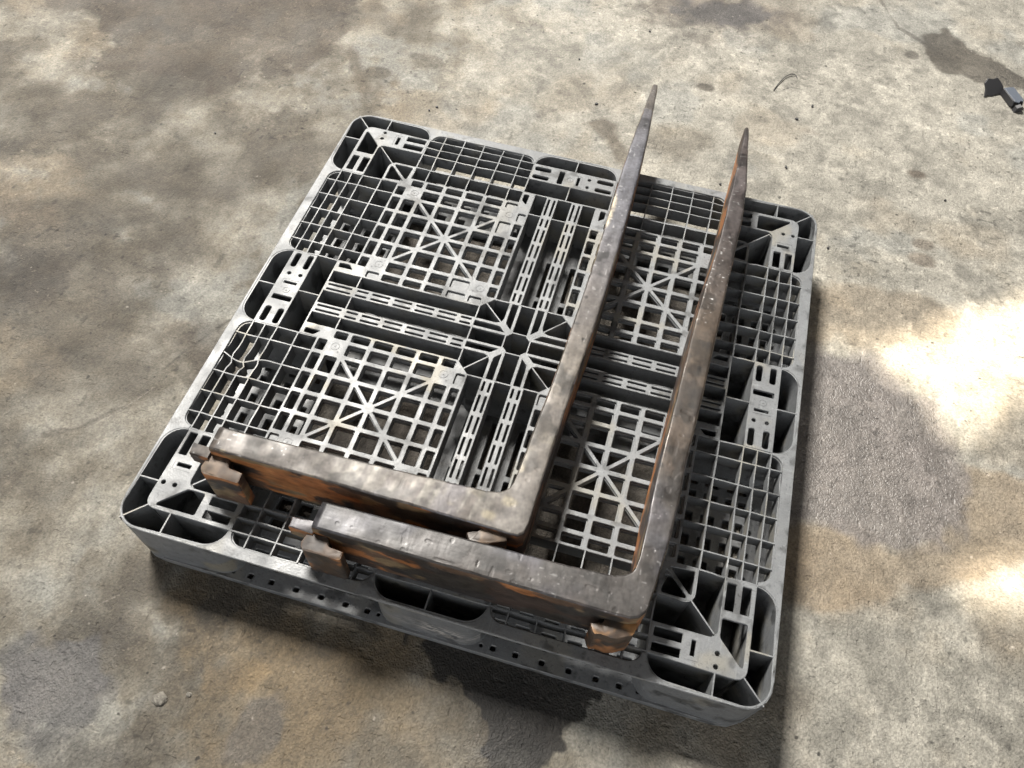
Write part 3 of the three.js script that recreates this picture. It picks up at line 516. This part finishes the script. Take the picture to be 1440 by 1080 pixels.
function byFacing(q) {                                   // ground upper faces and rusty sides are two materials
  const n = q.attributes.position.count / 3, top = [], side = [], P = q.attributes.position, A = new THREE.Vector3(), B = new THREE.Vector3(), C = new THREE.Vector3();
  for (let t = 0; t < n; t++) { A.fromBufferAttribute(P, 3 * t); B.fromBufferAttribute(P, 3 * t + 1); C.fromBufferAttribute(P, 3 * t + 2); const nn = B.sub(A).cross(C.sub(A)).normalize(); (nn.y > 0.45 ? top : side).push(t); }
  const order = [...top, ...side], r = new THREE.BufferGeometry();
  for (const name of ['position', 'normal', 'uv']) { const s = q.attributes[name], d = new Float32Array(s.array.length), w = s.itemSize * 3; order.forEach((t, i) => d.set(s.array.subarray(t * w, t * w + w), i * w)); r.setAttribute(name, new THREE.BufferAttribute(d, s.itemSize)); }
  r.addGroup(0, top.length * 3, 0); r.addGroup(top.length * 3, side.length * 3, 1); return r;
}
function fork(label, pairs, tipV, tall, mats, hooks) {
  const root = new THREE.Group(); root.name = numbered('forklift_fork'); scene.add(root);
  tag(root, label, 'forklift fork', 'two forklift forks lying on the pallet');
  const put = (name, g, m = mats) => { const o = shadowed(new THREE.Mesh(g, m)); o.name = name; root.add(o); return o; };
  put('fork_body', bar(pairs, tipV, tall, tipV & 255));
  put('upper_hook', forged(hooks.upper, 1, hooks.hu, 2.6, 0.7, 12), hooks.mat);
  put('lower_hook', forged(hooks.lower, 1, hooks.hl, 2.2, 1.8, 9), hooks.mat);
  put('locking_tab', forged(hooks.tab, hooks.ht - 32, hooks.ht, 2, 0.3, 12));
}

fork('left fork with smooth pale grey blade, lying across the pallet centre', [
  [149, 931, 150, 974], [300, 927, 300, 974], [500, 920, 500, 975], [600, 916, 606, 976], [618, 912, 650, 977], [627, 906, 667, 976], [633, 899, 675, 969], [636, 888, 678, 955], [638, 860, 679, 905], [641, 800, 682, 800], [648, 690, 687, 680], [653, 560, 693.5, 550], [657, 420, 696, 420], [658, 260, 696.5, 260], [658.5, 130, 696, 130], [661, 20, 693, 10], [665.5, -100, 687, -100], [667.5, -195, 682, -195], [669, -222, 680, -222], [672, -229, 677, -229]], -229, 111, F1,
  { upper: roundPoly([[146, 972], [181, 972], [186, 988], [213, 990], [213, 1010], [150, 1010], [142, 1000]], 4, 3), hu: 90,
    lower: roundPoly([[650, 970], [652, 986], [628, 996], [596, 1001], [588, 988], [606, 982], [612, 970]], 2, 3), hl: 100,
    tab: [[114, 964], [149, 965], [149, 985], [116, 984]], ht: 96, mat: [steelMat(hookRust([0.095, 0.068, 0.048], 951), 0.15, 1, 0.0008), F1[1]] });
fork('right fork with pitted brown blade, its shank nearest the front edge of the pallet', [
  [361, 1006, 361, 1052], [560, 1002, 560, 1053], [752, 998, 752, 1053], [820, 994, 830, 1053], [838, 988, 857, 1052], [846, 981, 869, 1047], [850, 972, 878, 1036], [852, 955, 883, 1005], [853, 900, 893, 915], [852, 850, 896.5, 850], [855, 760, 898, 760], [860, 640, 904, 640], [867, 460, 911, 460], [880, 290, 917, 290], [885, 190, 920.5, 190], [888, 100, 919, 100], [892, 0, 912, 0], [895.5, -80, 908, -80], [896.5, -130, 906, -130], [899, -141, 904, -141]], -142, 111, F2,
  { upper: roundPoly([[351, 1052], [386, 1052], [391, 1066], [417, 1067], [417, 1083], [354, 1083], [348, 1072]], 4, 3), hu: 88,
    lower: roundPoly([[872, 1045], [870, 1066], [850, 1076], [812, 1080], [803, 1066], [820, 1060], [826, 1050]], 3, 3), hl: 84,
    tab: [[320, 1037], [361, 1034], [361, 1056], [321, 1055]], ht: 92, mat: [steelMat(hookRust([0.27, 0.145, 0.06], 971), 0.1, 1, 0.0008), steelMat(hookRust([0.20, 0.09, 0.036], 981), 0.1, 1, 0.0008)] });

// ------------------------------------------------------------------ small things on the floor
const black = new THREE.MeshStandardMaterial({ color: new THREE.Color().setRGB(0.02, 0.02, 0.022), roughness: 0.55 });
const grey = new THREE.MeshStandardMaterial({ color: new THREE.Color().setRGB(0.06, 0.07, 0.088), roughness: 0.5 });
{ // broken bracket at the upper right
  const root = new THREE.Group(); root.name = 'plastic_scrap'; root.position.set(1.065, 0, -1.345); scene.add(root);
  tag(root, 'broken black plastic bracket lying on the concrete at the upper right', 'plastic scrap');
  const put = (n, g, m) => { const o = shadowed(new THREE.Mesh(g, m)); o.name = n; root.add(o); };
  const ext = (P, d) => new THREE.ExtrudeGeometry(new THREE.Shape(P.map((q) => new THREE.Vector2(...q))), { depth: d, bevelEnabled: true, bevelSize: 0.0008, bevelThickness: 0.0008, bevelSegments: 1 });
  const flap = ext([[-0.030, 0], [-0.022, 0.003], [-0.008, -0.002], [0.012, 0.002], [0.027, 0.0], [0.032, 0.017], [0.022, 0.034], [0.012, 0.045], [-0.004, 0.043], [-0.018, 0.047], [-0.029, 0.036], [-0.026, 0.02]], 0.003);
  flap.rotateX(-0.75); flap.rotateY(0.55); flap.translate(-0.022, 0.001, -0.005); put('flap', flap, black);
  // a folded channel: three thin walls, broken off at its near end
  const arm = new THREE.Group(); arm.name = 'channel'; arm.position.set(0.012, 0.001, -0.022); arm.rotation.set(0, 0.42, 0); root.add(arm);
  const side = (n, g, m) => { const o = shadowed(new THREE.Mesh(g, m)); o.name = n; arm.add(o); };
  const topP = ext([[-0.014, 0], [0.014, 0], [0.015, 0.052], [0.010, 0.062], [0.004, 0.058], [-0.004, 0.066], [-0.013, 0.060]], 0.002); topP.rotateX(Math.PI / 2); topP.translate(0, 0.021, 0); side('web', topP, grey);
  for (const sx of [-1, 1]) { const w = ext([[0, 0], [0.055, 0], [0.062, 0.008], [0.056, 0.0185], [0, 0.0185]], 0.002); w.rotateY(-Math.PI / 2); w.translate(sx * 0.0145 + 0.001, 0.0005, 0.0002); side('flange', w, black); }
  const tip = ext([[-0.010, 0], [0.009, 0.002], [0.012, 0.010], [0.004, 0.017], [-0.007, 0.012]], 0.012); tip.rotateY(0.4); tip.translate(0.036, 0.0012, 0.042); put('torn_end', tip, black);
}
{ // thin black wire hook
  const c = new THREE.CatmullRomCurve3([[0.435, 0.002, -1.168], [0.447, 0.004, -1.205], [0.462, 0.005, -1.238], [0.480, 0.005, -1.256], [0.491, 0.003, -1.254], [0.495, 0.0015, -1.245]].map((q) => new THREE.Vector3(...q)));
  const m = shadowed(new THREE.Mesh(new THREE.TubeGeometry(c, 30, 0.0012, 6), black)); m.name = 'wire_hook'; scene.add(m);
  tag(m, 'thin bent black wire lying on the bare concrete behind the pallet', 'wire');
}
function chipGeo(w, l, h, s) { const pts = Array.from({ length: 6 }, (_, i) => { const a = i * 1.047 + HT[s + i] * 0.5; return new THREE.Vector2(Math.cos(a) * w * (0.7 + 0.5 * HT[s + 20 + i]), Math.sin(a) * l * (0.7 + 0.5 * HT[s + 40 + i])); }); const g = new THREE.ExtrudeGeometry(new THREE.Shape(pts), { depth: h, bevelEnabled: true, bevelSize: w * 0.15, bevelThickness: h * 0.25, bevelSegments: 1 }); g.rotateX(-Math.PI / 2); g.translate(0, h * 0.25, 0); return g; }
[[0.546, -1.132, 4, 7, 'black chip behind the right fork tip, just below the bent wire'], [0.508, -1.0625, 5, 6, 'black chip between the bent wire and the right fork tip'], [0.497, -0.857, 3, 8, 'thin black sliver beyond the right back corner of the pallet'],
  [-0.44, -0.80, 5, 4, 'larger of two black chips behind the left back corner of the pallet'], [-0.455, -0.78, 3, 4, 'smaller of two black chips behind the left back corner of the pallet'], [-0.03, -0.95, 4, 6, 'black chip on the floor left of the left fork tip'],
  [-0.12, -1.13, 3, 3, 'tiny black chip far behind the pallet, left of the left fork tip'], [0.34, -0.74, 4, 4, 'black chip behind the pallet between the two fork blades'], [0.52, -0.62, 4, 4, 'black chip close to the right back corner of the pallet'],
  [0.62, -0.60, 3, 4, 'tiny black chip to the right of the right back pallet corner'], [-0.95, -0.52, 3, 3, 'tiny black chip alone on the brown floor left of the pallet'], [0.05, -1.33, 4, 3, 'tiny black chip near the top edge beside the dark oil stain'],
  [0.9, -0.86, 3, 4, 'tiny black chip on bare concrete at the far right']].forEach(([x, z, w, l, label], i) => {
  const m = shadowed(new THREE.Mesh(chipGeo(w / 1300, l / 1300, 0.0025, 300 + 70 * i), black)); m.name = numbered('debris_chip'); m.position.set(x, 0.0002, z); m.rotation.y = i * 1.7; scene.add(m);
  tag(m, label, 'chip', 'tiny black chips on the floor');
});
const stoneTex = makeTex(128, (a, b, o) => { const k = 0.11 + 0.16 * (fbm(a * 9, b * 9, 4, 901, 9) - 0.5); o[0] = k; o[1] = k * 0.93; o[2] = k * 0.8; }, true);
const stoneMat = new THREE.MeshStandardMaterial({ map: stoneTex, roughness: 0.95 });
function stone(r, s, flat) { const g = new THREE.IcosahedronGeometry(r, 3), p = g.attributes.position; for (let i = 0; i < p.count; i++) { const x = p.getX(i), y = p.getY(i), z = p.getZ(i), k = 0.65 + 0.7 * fbm(x / r * 1.5 + s, z / r * 1.5 + y / r * 2 + 9, 3, s); p.setXYZ(i, x * k * 1.2, Math.max(-r * 0.2, y * k * flat), z * k); } g.computeVertexNormals(); g.translate(0, r * 0.2, 0); return g; }
for (const [x, z, r, f, label] of [[-0.389, 0.765, 0.010, 0.45, 'crumbly pale lump of mortar on the floor at the lower left'], [-0.347, 0.7456, 0.004, 0.7, 'small pale pebble beside the crumbly mortar lump']]) {
  const m = shadowed(new THREE.Mesh(stone(r, 3 + r * 1000, f), stoneMat)); m.name = numbered('pebble'); m.position.set(x, 0, z); scene.add(m); tag(m, label, 'pebble');
}
renderer.render(scene, camera);
